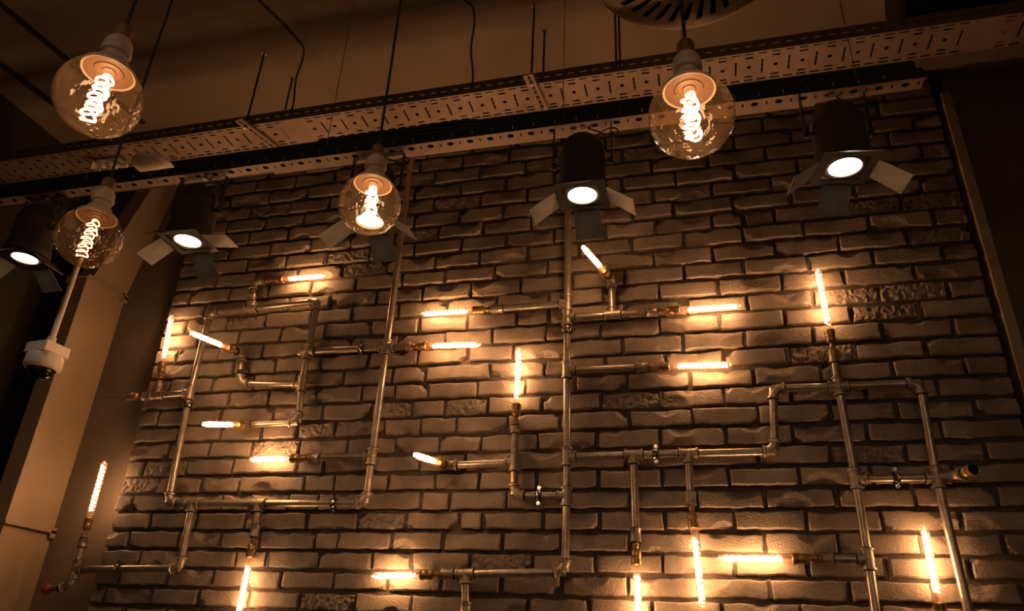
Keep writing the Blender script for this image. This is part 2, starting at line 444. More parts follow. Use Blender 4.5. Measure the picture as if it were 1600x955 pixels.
N.run((581, 714), P(489, 715.5)); N.coupling((492, 715.5), P(489, 715)-P(581, 714)); lamp(N, P(483, 715.7), (389, 718), 'glowing tube bulb pointing left, lowest lamp enclosed by the left pipe frame', M_brass)
N.path((301, 787), (281, 888), (119, 890), (110, 913))
N.run((119, 890), P(129, 850)); N.coupling((129, 849), P(129, 850)-P(119, 890), .036)
lamp(N, P(131, 840), (164, 721), 'upright glowing tube bulb on the plain dark wall, leftmost lit tube', M_copper)
N.run((110, 913), P(96, 919)); N.coupling((99, 918), P(96, 919)-P(110, 913), .02)
dr = (P(66, 920)-P(96, 919)).normalized()
N.run((404, 787), P(398.5, 828)); N.coupling((398.6, 830), P(398, 830)-P(404, 787)); lamp(N, P(397.5, 838), P(397.5, 838)+Vector((-.005, 0, -.345)), 'glowing tube bulb hanging straight down, furthest left at the bottom edge', M_brass)
bm = B(); q = P(92, 919.3)
lathe(bm, [(PR*.7, 0), (.0165, .001), (.0165, .006), (.0135, .008), (.0135, .040), (.0145, .042), (.012, .046)], q, dr, 20); o = link('lamp_socket', bm, M_brass, N.root)
tb = thing('knob_bulb', q+dr*.046, 'small reddish ball bulb in a yellow brass holder, bottom left pipe end', 'light bulb')
bm = B(); c0 = q + dr*.068; lathe(bm, [(0.0, -.024)] + [(.025*math.cos(a*PI/20), .025*math.sin(a*PI/20)) for a in range(-8, 10)] + [(0, .025)], c0, dr, 24); link('ball_glass', bm, M_red, tb)
bm = B(); lathe(bm, [(.011, 0), (.011, .008)], q+dr*.042, dr, 16); link('screw_cap', bm, M_brass, tb)
N.fittings()
for p, a, c_ in (((299.5, 634), (297, 614), (263, 786)), ((565, 545.4), (481, 550), (604, 543)), ((376.8, 583), (376, 600), (379, 553)), ((522, 787), (572, 787), (404, 787)), ((185, 889), (281, 888), (119, 890))):
    A_, B_ = P(*a), P(*c_); k = (P(*p)-A_).dot((B_-A_))/(B_-A_).length_squared; N.clamp(A_.lerp(B_, k), B_-A_)

# central and right frame
N = Net('large central and right pipe frame of galvanised pipes clamped to the brick wall')
tp = P(889, 320); top2 = Vector((tp.x-.003, tp.y, CZ-.02))
N.path(top2, (886.5, 474), (886, 497), (886, 579), (886, 714), (885, 776), (883, 894), (727, 897))
N.run((727, 897), P(728, 1010))
N.run((886.5, 474), P(779, 482.8)); N.coupling((778, 482.8), P(779, 482.8)-P(886, 474)); lamp(N, P(768, 483.7), (657, 491), 'glowing tube bulb pointing left from the tall central pipe, topmost left arm', M_brass)
N.path((886, 497), (957, 492)); N.run((957, 492), P(1020, 487.5)); N.coupling((1019, 487.5), P(1020, 487.5)-P(957, 492)); lamp(N, P(1029, 486.9), (1159, 478.5), 'upper of the two level tube bulbs glowing right of the tall central pipe', M_copper)
N.run((957, 492), (955.5, 437)); e11 = P(955.5, 437)
v = ray(911, 386).normalized(); w = e11-CAM; m_ = v.dot(w); T11 = CAM + v*(m_-math.sqrt(max(.36**2-(w.length_squared-m_*m_), 0)))
d11 = (T11-e11).normalized(); N.deg[(955.5, 437)].append(d11); N.run(e11, e11+d11*.03)
lamp(N, e11+d11*.034, T11, 'glowing tube bulb leaning out to the upper left, directly below the central spotlight', M_brass)
N.run((886, 579), P(1002, 573.8)); N.coupling((1003, 573.8), P(1002, 573.8)-P(886, 579)); lamp(N, P(1012, 573.4), (1144, 570), 'lower of the two level tube bulbs glowing right of the tall central pipe', M_copper)
N.path((886, 714), (990, 711), (1075.5, 709), (1211, 705.5), (1207.5, 607.5), (1310, 604), (1437, 599))
N.run((990, 711), P(993.5, 838)); N.coupling((993.5, 836), P(993.5, 838)-P(990, 711)); lamp(N, P(993.8, 845), P(993.8, 845)+Vector((0, 0, -.345)), 'hanging tube bulb cut by the bottom edge, just right of the tall central pipe', M_brass)
N.run((1075.5, 709), P(1079, 780)); N.coupling((1079, 779), P(1079, 780)-P(1075.5, 709)); lamp(N, P(1080, 789), (1098, 951), 'glowing tube bulb hanging down, its rounded tip just above the bottom edge', M_brass)
N.path((885, 776), (803, 774), (803.5, 723)); N.run((803.5, 723), P(805.3, 672)); N.coupling((805.2, 672), P(805.3, 672)-P(803.5, 723), .03)
lamp(N, P(805.6, 663), (811, 543), 'upright glowing tube bulb just left of the tall central pipe', M_brass)
N.run((803.5, 723), (699, 727.5)); e14 = P(699, 727.5)
v = ray(649, 711).normalized(); w = e14-CAM; m_ = v.dot(w); T14 = CAM + v*(m_-math.sqrt(max(.36**2-(w.length_squared-m_*m_), 0)))
d14 = (T14-e14).normalized(); N.deg[(699, 727.5)].append(d14); N.run(e14, e14+d14*.03)
lamp(N, e14+d14*.034, T14, 'glowing tube bulb pointing out at the viewer, foreshortened, left end of a middle arm', M_brass)
N.run((727, 897), P(698, 897.4)); N.coupling((700, 897.3), P(698, 897)-P(727, 897)); lamp(N, P(690, 897.5), (580, 900.5), 'glowing tube bulb pointing left, end of the lowest level pipe of the central frame', M_brass)
N.coupling((727.8, 950), Vector((0, 0, 1)), .04)
N.path((1310, 604), (1337, 748), (1356.5, 874)); N.run((1356.5, 874), P(1376, 1010))
N.path((1337, 748), (1463, 746)); N.path((1437, 599), (1463, 746)); N.run((1463, 746), P(1527, 1010))
N.run((1310, 604), P(1303, 556)); N.coupling((1303, 558), P(1303, 556)-P(1310, 604)); lamp(N, P(1301.7, 548), (1277, 419), 'upright glowing tube bulb rising highest on the right half of the bricks', M_copper)
N.run((1356.5, 874), P(1288, 873.5)); N.coupling((1290, 873.5), P(1288, 873.5)-P(1356, 874)); lamp(N, P(1279, 873.4), (1121, 873), 'glowing tube bulb pointing left in the lower right, level', M_brass)
N.run((1463, 746), (1494, 744)); N.coupling((1486, 744.5), P(1494, 744)-P(1463, 746), .034); eE = P(1494, 744)
TE = at(1519, 734, PD-.095); dE = (TE-eE).normalized(); N.deg[(1494, 744)].append(dE)
N.socket(eE+dE*.016, dE, M_brass, True)
T20 = P(1443, 821); N.run(T20+Vector((0, 0, -.39)), T20+Vector((0, 0, -.7))); N.coupling(T20+Vector((0, 0, -.37)), Vector((0, 0, 1)))
N.run(T20+Vector((0, 0, -.7)), Vector((P(1527, 1010).x, T20.y, T20.z-.7))); N.run(P(1527, 1010), Vector((P(1527, 1010).x, T20.y, T20.z-.7)))
lamp(N, T20+Vector((0, 0, -.345)), T20, 'upright glowing tube bulb in the lower right corner between two pipes', M_brass)
N.fittings()
for p, a, c_ in (((888, 518), (886, 497), (886, 579)), ((1025, 710), (990, 711), (1075, 709)), ((842, 775), (885, 776), (803, 774)), ((1400, 747), (1337, 748), (1463, 746))):
    A_, B_ = P(*a), P(*c_); k = (P(*p)-A_).dot((B_-A_))/(B_-A_).length_squared; N.clamp(A_.lerp(B_, k), B_-A_)

# ------------------------------------------------------------------ perforated tray and rail
def cell(L, W, holes):
    """flat plate cell u 0..L, v 0..W with polygon holes; returns triangles"""
    bm = B(); es = []
    def loop(pts):
        vs = [bm.verts.new((x, y, 0)) for x, y in pts]
        for i in range(len(vs)): es.append(bm.edges.new((vs[i], vs[(i+1) % len(vs)])))
    loop([(0, 0), (L, 0), (L, W), (0, W)])
    for h in holes:
        if h[0] == 'r': _, cx, cy, a, c = h; loop([(cx-a, cy-c), (cx-a, cy+c), (cx+a, cy+c), (cx+a, cy-c)])
        else:
            _, cx, cy, a, c = h; loop([(cx+a*math.cos(t*PI/6), cy+c*math.sin(t*PI/6)) for t in range(12)])
    bmesh.ops.triangle_fill(bm, edges=es, use_beauty=True)
    tr = [[tuple(v.co[:2]) for v in f.verts] for f in bm.faces]; bm.free(); return tr
def perforated(name, cellf, L, x0, x1, place, mat, parent, plain=()):
    bm = B(); n = int((x1-x0)/L)
    solid = cell(L, place.W, [])
    for k in range(n):
        x = x0+k*L
        tr = solid if any(a < x+L/2 < c for a, c in plain) else cellf
        for t in tr: bm.faces.new([bm.verts.new(place(x+u, v)) for u, v in t])
    bmesh.ops.remove_doubles(bm, verts=bm.verts, dist=.0002)
    o = link(name, bm, mat, parent, False)
    md = o.modifiers.new('thickness', 'SOLIDIFY'); md.thickness = .0015; md.offset = 0
    return o
class Pl:
    def __init__(s, W, f): s.W = W; s.f = f
    def __call__(s, x, v): return s.f(x, v)
TZ = EYE+2.168; TY0, TY1 = -3+2.25, -3+2.413; TW = TY1-TY0
TX0, TX1 = XL+.02, XR-.05
holes = []
for u in (.025, .075):
    holes += [('r', u, .011, .016, .0028), ('r', u, TW-.011, .0175, .0040)]
holes += [('r', .025, .030, .015, .0040), ('r', .025, TW-.030, .015, .0040), ('c', .025, TW/2, .0085, .0085), ('r', .075, TW/2, .0038, .036)]
TC = cell(.1, TW, holes)
tr = thing('cable_tray', (-1, (TY0+TY1)/2, TZ), 'long perforated galvanised cable tray hung below the ceiling, wider one', 'cable tray')
j1 = ath(450, 190, 2.168).x; j2 = ath(1522, 90, 2.168).x
perforated('tray_base', TC, .1, TX0, TX1, Pl(TW, lambda x, v: (x, TY0+v, TZ)), M_tray, tr, plain=((j1-.07, j1+.10), (ath(1508, 70, 2.168).x, ath(1556, 62, 2.168).x)))
LH = .058
LC = cell(.05, LH, [('r', .025, LH/2, .012, .003)])
for y in (TY0, TY1): perforated('side_lip', LC, .05, TX0, TX1, Pl(LH, lambda x, v, y=y: (x, y, TZ+v)), M_lip, tr)
for jx in (j1, j2):
    bm = B(); box(bm, (jx-.06, TY0+.012, TZ+.002), (jx+.09, TY1-.012, TZ+.005)); link('joint_plate', bm, M_tray, tr)
for i in range(6):  # cables added inside the tray so that its slots look dark
    bm = B(); y = TY0+.020+i*.0245; rr = random.Random(i)
    tube(bm, [(TX0+.02+(TX1-TX0-.04)*k/40, y+rr.uniform(-.0015, .0015), TZ+.0120) for k in range(41)], .0102, 8)
    tag(link('slot_dark_cable', bm, M_cord), 'black cable added inside the wide tray to darken its slots', 'cable', 'added cables darkening the tray slots')
# black cables over the rail
for i in range(3):
    x0, x1 = ath(500, 228, 1.88).x, ath(735, 196, 1.88).x
    bm = B(); y = -3+2.1312; z = EYE+1.910-.0175*i
    pts = [(x0-.06, y+.03, z+.004), (x0-.03, y+.012, z)] + [(x0+(x1-x0)*k/10, y+.0008*math.sin(k*1.3+i), z+.0012*math.sin(k+i*2)) for k in range(11)] + [(x1+.03, y+.012, z), (x1+.06, y+.03, z+.004)]
    tube(bm, pts, .0085, 8)
    tag(link('power_cable', bm, M_rubber), ['top', 'middle', 'bottom'][i] + ' one of three glossy black cables clipped level between tray and narrow rail', 'cable', 'black cables above the rail')
bm = B(); box(bm, (XL+.05, -3+2.14, EYE+1.868), (ath(1449, 110, 1.752).x+.02, -3+2.245, EYE+1.921)); bmesh.ops.bevel(bm, geom=bm.edges[:], offset=.003, segments=2, affect='EDGES')
bt = link('cable_trunking', bm, M_black); tag(bt, 'long black trunking in the dark gap between the wide tray and the narrow rail', 'trunking')
# narrow rail
RZ = EYE+1.752; RY0, RY1 = -3+2.04, -3+2.093; RW = RY1-RY0; RH = .042
RX1 = ath(1449, 110, 1.752).x
rl = thing('mounting_rail', (-1, (RY0+RY1)/2, RZ), 'narrow perforated metal rail carrying the spotlights, below the cable tray', 'rail')
RC = cell(.078, RW, [('c', .025, RW*.45, .0125, .010), ('r', .064, RW*.45, .0025, .008)])
perforated('rail_base', RC, .078, RX1-.078*54, RX1, Pl(RW, lambda x, v: (x, RY0+v, RZ)), M_tray, rl)
RS = cell(.078, RH, [('r', .039, RH*.45, .0022, .009)])
for y in (RY0, RY1): perforated('side_wall', RS, .078, RX1-.078*54, RX1, Pl(RH, lambda x, v, y=y: (x, y, RZ+v)), M_black, rl)  # black colour carries the shade of the unlit rail sides
bz = None
for k in range(53):  # bright pins added in place of light leaking through the side slots
    bx = RX1-.078*54+.078*k+.039
    if bz is None:
        bm = B(); lathe(bm, [(0, -.001), (.0032, -.001), (.0032, .004), (0, .005)], Vector((0, 0, 0)), Vector((0, -1, 0)), 10); box(bm, (-.0016, -.002, -.009), (.0016, 0, .009)); bz = link('slot_light_pin', bm, M_chrome, rl); e = bz
    else: e = bz.copy(); C.objects.link(e)
    e.matrix_parent_inverse = Matrix.Translation(-rl.location); e.location = (bx, RY0-.0012, RZ+RH*.45)
bm = B(); box(bm, (RX1-.003, RY0, RZ), (RX1, RY1, RZ+RH)); link('end_cap', bm, M_tray, rl)
# flat trunking behind the rail
bm = B(); xa, xb = ath(436, 282, 1.765).x, ath(1275, 160, 1.765).x
box(bm, (xa, -3+2.105, EYE+1.77), (xb, -3+2.137, EYE+1.81)); 
bmesh.ops.bevel(bm, geom=bm.edges[:], offset=.003, segments=2, affect='EDGES')
tag(link('cable_trunking', bm, M_tray), 'plain flat trunking running right behind the narrow perforated rail', 'trunking')
# suspension wires of the rail
for (px, py), lab in zip(((130, 290), (509, 234), (880, 178), (1338, 120)), ('far left, near the dome camera rod', 'just left of the smallest globe pendant', 'just above the central spotlight', 'above the far right spotlight')):
    q = at(px, py, 2.05); bm = B(); top = Vector((q.x, q.y, CZ)); lo = Vector((q.x, q.y, RZ+.003))
    t = thing('suspension_wire', lo, 'thin steel wire holding the rail from the ceiling, ' + lab, 'wire', 'rail suspension wires')
    tube(bm, [lo, lo.lerp(top, .5), top], .0016, 6); link('wire', bm, M_lip, t)
    bm = B(); lathe(bm, [(0, 0), (.004, 0), (.004, .018), (0, .02)], lo, Vector((0, 0, 1)), 8); link('ferrule', bm, M_chrome, t)
# tray hangers: strut below the tray on two threaded rods
for (pa, pb), lab in zip((((835, 8), (851, 48)), ((413, 83), (457, 122))), ('right of the middle of the tray', 'on the left part of the tray')):
    a, c_ = ath(*pa, H), ath(*pb, H); d = Vector((c_.x-a.x, c_.y-a.y, 0)).normalized()
    t = thing('tray_hanger', Vector((a.x, a.y, TZ-.02)), 'strut and two threaded rods hanging from the ceiling, ' + lab, 'hanger', 'tray hangers')
    for p in (a, c_):
        bm = B(); lo = Vector((p.x, p.y, TZ-.03)); n = 2
        lathe(bm, [(0, 0), (.0048, 0), (.0048, CZ-lo.z), (0, CZ-lo.z)], lo, Vector((0, 0, 1)), 10); r_ = link('threaded_rod', bm, M_rod, t)
        bm = B(); lathe(bm, [(0, -.006), (.009, -.006), (.009, .0), (0, 0)], Vector((p.x, p.y, TZ-.024)), Vector((0, 0, 1)), 6); g = link('nut', bm, M_chrome, None); g.parent = r_; bm = B(); lathe(bm, [(0, .0), (.012, 0), (.012, .006), (0, .006)], Vector((p.x, p.y, CZ-.006)), Vector((0, 0, 1)), 6)
        g = link('nut', bm, M_chrome, None); g.parent = r_
    s0 = Vector((a.x, a.y, TZ-.012)) - d*.045; s1 = Vector((c_.x, c_.y, TZ-.012)) + d*.045; n_ = Vector((-d.y, d.x, 0))
    W = .020; Ls = (s1-s0).length; bm = B()
    cl = cell(.03, W*2, [('r', .015, W, .010, .005)])
    k = int(Ls/.03)
    for i in range(k):
        for tt in cl: bm.faces.new([bm.verts.new(s0 + d*((i*.03+u)*Ls/(k*.03)) + n_*(v-W)) for u, v in tt])
    bmesh.ops.remove_doubles(bm, verts=bm.verts, dist=.0002)
    for sg in (-1, 1):
        vs = [s0+n_*W*sg, s1+n_*W*sg]; up = Vector((0, 0, .011))
        bm.faces.new([bm.verts.new(vs[0]), bm.verts.new(vs[1]), bm.verts.new(vs[1]+up), bm.verts.new(vs[0]+up)])
    o = link('strut', bm, M_tray, t, False); md = o.modifiers.new('t', 'SOLIDIFY'); md.thickness = .002
# a pair of rods beside the air diffuser
for i, px in enumerate((963, 969)):
    q = ath(px, 94, 2.226); bm = B()
    lathe(bm, [(0, 0), (.0045, 0), (.0045, CZ-q.z), (0, CZ-q.z)], Vector((q.x, TY0-.008, TZ+.02)), Vector((0, 0, 1)), 10)
    tag(link('threaded_rod', bm, M_rod), ('left' if i == 0 else 'right') + ' rod of the close pair dropping from behind the round air diffuser', 'rod', 'rods by the diffuser')
# cables running over the ceiling and dropping to the tray
for (p0, p1), bot, lab in ((((395, -8), (475, 75)), (462, 175), 'left part of the tray'), (((705, -15), (740, 15)), (739, 130), 'middle of the tray')):
    a, c_ = ath(*p0, H-.01), ath(*p1, H-.01); e = Vector((c_.x, TY0-.0065, TZ+.03)); far = c_ + (a-c_).normalized()*2.2; far.z = CZ-.008
    a.z = c_.z = CZ-.008; bm = B()
    pts = [far, a.lerp(far, .5), a, a.lerp(c_, .55)+Vector((.006, 0, 0)), c_-Vector((.0, .012, 0)), c_+Vector((.002, 0, -.012))]
    for k in range(1, 9): pts.append(c_.lerp(e, k/8) + Vector((.006*math.sin(k*1.1), .003*math.cos(k), 0)))
    tube(bm, pts, .0042, 8)
    tag(link('drop_cable', bm, M_cord), 'dark ceiling cable bending down to the ' + lab, 'cable', 'ceiling cables')

# ------------------------------------------------------------------ spotlights
def spotlight(x, h, label, rot=0, proto=[None]):
    if proto[0] is None:
        o = Vector((0, 0, 0)); UP = Vector((0, 0, 1))
        t = thing('spotlight', o, label, 'spotlight', 'theatre spotlights on the rail'); proto[0] = t
        r = .083
        bm = B(); lathe(bm, [(.058, .004), (.062, .004), (.074, .006), (.078, .008), (.088, .012), (r+.005, .016), (r+.003, .05), (r, .055), (r, .058), (r-.003, .062), (r-.003, .172), (r-.001, .174), (r-.001, .182), (r-.004, .186)] +
                          [(r*.95*math.cos(a*PI/16)-.002, .188+.066*math.sin(a*PI/16)) for a in range(1, 8)] + [(0, .256)], o, UP, 40)
        link('lamp_body', bm, M_can, t)
        bm = B(); lathe(bm, [(0, .014), (.050, .014)], o, UP, 40, cap1=False); link('lens', bm, M_lens, t)
        bm = B(); lathe(bm, [(.050, .016), (.050, .002), (.0535, 0), (.057, .003), (.060, .004), (.060, .016)], o, UP, 40); link('lens_ring', bm, M_flap, t)
        bm = B(); s = .086   # square accessory frame
        for a, c_ in (((-s, -s), (s, -s+.026)), ((-s, s-.026), (s, s)), ((-s, -s+.026), (-s+.026, s-.026)), ((s-.026, -s+.026), (s, s-.026))):
            box(bm, (a[0], a[1], -.001), (c_[0], c_[1], .003))
        link('accessory_frame', bm, M_black, t, False)
        for k in range(4):
            a = k*PI/2; dr_ = Vector((math.cos(a), math.sin(a), 0)); sd = Vector((-math.sin(a), math.cos(a), 0)); w = .048; ang = math.radians(36)
            o0 = dr_*.088 + Vector((0, 0, -.003)); dn = dr_*math.cos(ang) + Vector((0, 0, -math.sin(ang)))
            L = .107; nn = (dr_*math.sin(ang) + Vector((0, 0, math.cos(ang))))*.0012
            bm = B()
            q = [o0-sd*w*.94, o0+sd*w*.94, o0+dn*L+sd*w*1.05, o0+dn*L-sd*w*1.05]
            A = [bm.verts.new(p-nn) for p in q]; D = [bm.verts.new(p+nn) for p in q]
            bm.faces.new(A[::-1]); bm.faces.new(D)
            for i in range(4): bm.faces.new((A[i], A[(i+1) % 4], D[(i+1) % 4], D[i]))
            f_ = link('barn_door', bm, M_flap, t, False)
            bm = B(); lathe(bm, [(0, -.036), (.0035, -.036), (.0035, .036), (0, .036)], o0+Vector((0, 0, .002)), sd, 10); g = link('hinge', bm, M_can, None); g.parent = f_
        bm = B(); yt = .304; yw = .103      # yoke
        pts = [(-r-.006, 0, .135), (-yw, 0, .15), (-yw, 0, .22), (-yw, 0, yt-.006), (-yw+.006, 0, yt), (0, 0, yt), (yw-.006, 0, yt), (yw, 0, yt-.006), (yw, 0, .22), (yw, 0, .15), (r+.006, 0, .135)]
        for p, q in zip(pts, pts[1:]):
            p, q = Vector(p), Vector(q); dd = (q-p).normalized(); nn = dd.cross(Vector((0, 1, 0)))*.0015; yy = Vector((0, .010, 0))
            vs = [bm.verts.new(v) for v in (p-nn-yy, p-nn+yy, p+nn+yy, p+nn-yy, q-nn-yy, q-nn+yy, q+nn+yy, q+nn-yy)]
            for f in ((0,1,2,3),(7,6,5,4),(0,4,5,1),(1,5,6,2),(2,6,7,3),(3,7,4,0)): bm.faces.new([vs[i] for i in f])
        link('yoke', bm, M_black, t, False)
        for sg in (-1, 1):
            bm = B(); lathe(bm, [(0, -.004), (.0045, -.004), (.0045, .012), (.012, .012), (.013, .016), (.013, .024), (0, .026)], Vector((sg*r, 0, .138)), Vector((sg, 0, 0)), 12); link('yoke_knob', bm, M_black, t)
        bm = B(); lathe(bm, [(0, 0), (.006, 0), (.006, .035), (0, .035)], Vector((0, 0, yt)), UP, 10); lathe(bm, [(0, -.008), (.011, -.008), (.011, 0), (0, 0)], Vector((0, 0, yt)), UP, 6); link('mounting_bolt', bm, M_chrome, t)
        bm = B(); pts = [(.03, .01, .245), (.05, .02, .27), (.09, .01, .29), (.125, 0, .275), (.128, -.005, .245), (.10, 0, .235), (.085, .01, .25), (.06, .02, .285), (.02, .01, .296), (0, .0, .315)]
        P3 = []
        for i in range(len(pts)-1):
            for k in range(4): P3.append(Vector(pts[i]).lerp(Vector(pts[i+1]), k/4))
        for _ in range(3): P3 = [P3[0]] + [(P3[i-1]+P3[i]*2+P3[i+1])/4 for i in range(1, len(P3)-1)] + [P3[-1]]
        tube(bm, P3, .0028, 8); link('power_lead', bm, M_cord, t)
        root = t
    else:
        root = proto[0].copy(); C.objects.link(root); root['label'] = label
        for ch in list(proto[0].children):
            c_ = ch.copy(); C.objects.link(c_); c_.parent = root
            for g in ch.children: e = g.copy(); C.objects.link(e); e.parent = c_
    root.location = (x, -3+2.066, EYE+h); root.rotation_euler = (0, 0, math.radians(rot))
    return root
for i, (px, py, lab) in enumerate(((910, 307, 'black theatre spotlight with open barn doors above the tall central pipe'),
        (38, 406, 'black theatre spotlight with barn doors, cut by the left picture edge'),
        (292, 382, 'black theatre spotlight with open barn doors over the left end of the bricks'),
        (577, 352, 'black theatre spotlight mostly hidden behind the smallest globe pendant'),
        (1320, 260, 'black theatre spotlight with open barn doors at the right end of the rail'))):
    q = at(px, py, 2.066); lamp_root = spotlight(q.x, 1.452 if i in (0, 4) else 1.436, lab, (0, 0, 3, 0, 9)[i])

    if i == 2:      # its right door stands almost level
        d_ = [c_ for c_ in lamp_root.children if c_.name.startswith('barn_door')]
        d_ = min(d_, key=lambda c_: -sum(v.co.x for v in c_.data.vertices))
        o0 = Vector((.088, 0, -.003)); d_.matrix_basis = Matrix.Translation(o0) @ Matrix.Rotation(math.radians(-32), 4, 'Y') @ Matrix.Translation(-o0)

# ------------------------------------------------------------------ globe pendants
def pendant(px, py, width, label, fil, seed, foreshort):
    D = .125; v = ray(px, py); k = v.length
    # apparent width of a sphere off axis grows with distance from the image centre
    c = v.normalized()*(F*D/width*foreshort) + CAM
    R = D/2; UP = Vector((0, 0, 1))
    t = thing('globe_pendant', c, label, 'pendant lamp', 'globe filament pendants')
    prof = [(0, -R)] + [(R*math.cos(a*PI/48), R*math.sin(a*PI/48)) for a in range(-23, 15)] 
    rs = R*math.cos(14*PI/48); zs = R*math.sin(14*PI/48)
    bm = B(); lathe(bm, [(0.0, -R)] + [(R*math.cos(a*PI/48), R*math.sin(a*PI/48)) for a in range(-23, 15)], c, UP, 56); link('glass_globe', bm, M_globe, t)
    # ceramic holder, ringed
    z = zs
    bm = B(); lathe(bm, [(0, z+.001), (.009, z+.001), (.010, z+.003), (.015, z+.003), (.016, z+.001), (.021, z+.001), (.022, z+.0025), (rs-.002, z-.001)], c, UP, 40); link('holder_underside', bm, M_under, t)
    bm = B(); lathe(bm, [(rs-.002, z-.001), (rs+.001, z-.002), (rs+.0015, z+.003), (rs-.002, z+.007), (.0290, z+.010), (.0285, z+.014), (.0240, z+.020), (.0235, z+.023), (.0175, z+.029), (.0160, z+.033), (.0165, z+.036),
                          (.0212, z+.038), (.0225, z+.041), (.0225, z+.047), (.0212, z+.050), (.0200, z+.051), (.0212, z+.053), (.0205, z+.060), (.0170, z+.066), (.0145, z+.069), (.0135, z+.070)], c, UP, 40); link('ceramic_holder', bm, M_ceramic, t)
    bm = B(); lathe(bm, [(.0135, z+.068), (.0135, z+.091), (.0122, z+.095), (.004, z+.096), (.003, z+.096)], c, UP, 28); link('end_cap', bm, M_wood, t)
    bm = B(); a = c+UP*(z+.094); e = Vector((c.x, c.y, CZ)); rr = random.Random(seed)
    pts = [a.lerp(e, k/14) + Vector((rr.uniform(-.002, .002), rr.uniform(-.002, .002), 0))*(1 if 0 < k < 14 else 0) for k in range(15)]
    tube(bm, pts, .0030, 8); link('cord', bm, M_cord, t)
    bm = B(); lathe(bm, [(0, -.022), (.042, -.022), (.05, -.016), (.05, 0), (0, 0)], Vector((c.x, c.y, CZ)), UP, 28); link('ceiling_rose', bm, M_black, t)
    # long double helix filament
    bm = B(); x, y, zz = basis(UP); pts = []; NN = 240; turns = 8.5; tilt = Vector((rr.uniform(-.08, .08), rr.uniform(-.05, .05), 0))
    zt, zb = z-.006, -R+.018
    for i in range(NN+1):
        s = i/NN; a_ = 2*PI*turns*s; rad = .0100*(1+.24*math.sin(a_*1.37+seed)) * min(1, .25+s*7)
        pp = c + UP*(zt+(zb-zt)*s + .0025*math.sin(a_*2)) + (x*math.cos(a_)+y*math.sin(a_))*rad + tilt*(zt-(zt+(zb-zt)*s))
        pts.append(pp)
    tube(bm, pts, .0012 if fil is M_fil3 else .0019, 5); link('filament', bm, fil, t)
    bm = B(); tube(bm, [c+UP*(z+.001), c+UP*(z-.010)], .004, 10); tube(bm, [c+UP*(z-.009), c+UP*(zb+.004)+x*.002], .0006, 6); link('glass_stem', bm, M_clear, t)
pendant(155, 152, 147, 'largest amber globe pendant, top left corner', M_fil2, 1, 1.36)
pendant(140, 372, 108, 'dim amber globe pendant with clearly seen coil, in front of the dome camera rod', M_fil3, 2, 1.31)
pendant(578, 320, 97, 'smallest amber globe pendant, left of centre', M_fil2, 3, 1.03)
pendant(1080, 182, 133, 'amber globe pendant on the right, hanging under the round air diffuser', M_fil2, 4, 1.06)

# ------------------------------------------------------------------ air diffuser
VZ = EYE+2.42; q = Vector((.0324*2.42, -3+.8064*2.42, VZ)); VR = .388
t = thing('air_diffuser', q, 'large round slotted metal air diffuser at the top edge of the picture', 'air vent')
bm = B(); NS = 36; UPv = Vector((0, 0, 1))
def ringz(r): return .0 if r < VR*.9 else .022*((r-VR*.9)/(VR*.1))**1.5
def ringv(r, a): return bm.verts.new(q + Vector((r*math.cos(a), r*math.sin(a), ringz(r))))
def band(r0, r1, slot, swirl, n=NS):
    for k in range(n):
        a0 = 2*PI*k/n
        parts = ((0, .60), ) if slot else ((0, .6), (.6, 1))
        for u0, u1 in parts:
            m = 4
            for i in range(m):
                w0, w1 = u0+(u1-u0)*i/m, u0+(u1-u0)*(i+1)/m
                A0, A1 = a0+2*PI/n*w0, a0+2*PI/n*w1
                bm.faces.new([ringv(r0, A0+swirl(r0)), ringv(r0, A1+swirl(r0)), ringv(r1, A1+swirl(r1)), ringv(r1, A0+swirl(r1))])
sw = lambda r: -(VR-r)/VR*.42
edges = [(.03, .12, False), (.12, .36, True), (.36, .42, False), (.42, .58, True), (.58, .62, False), (.62, .84, True), (.84, .9, False), (.9, .95, False), (.95, 1.0, False)]
for a, c_, s in edges:
    steps = 4 if s else 1
    for k in range(steps):
        r0 = VR*(a+(c_-a)*k/steps); r1 = VR*(a+(c_-a)*(k+1)/steps); band(r0, r1, s, sw)
bmesh.ops.remove_doubles(bm, verts=bm.verts, dist=.0003)
o = link('slotted_plate', bm, M_vent, t); md = o.modifiers.new('t', 'SOLIDIFY'); md.thickness = .002; md.offset = 1
bm = B(); lathe(bm, [(VR*.86, .004), (VR*.86, .10), (.0, .10)], q, UPv, 64); link('plenum', bm, M_hole, t)
bm = B(); lathe(bm, [(.15, .10), (.15, CZ-VZ)], q, UPv, 48); link('duct_neck', bm, M_black, t)
bm = B(); lathe(bm, [(VR*1.0, .022), (VR*1.012, .020), (VR*1.012, .026), (VR*.87, .030)], q, UPv, 96); link('outer_rim', bm, M_vent, t)
bm = B(); lathe(bm, [(0, -.004), (.01, -.003), (.014, 0)], q, UPv, 20); link('centre_cap', bm, M_vent, t)

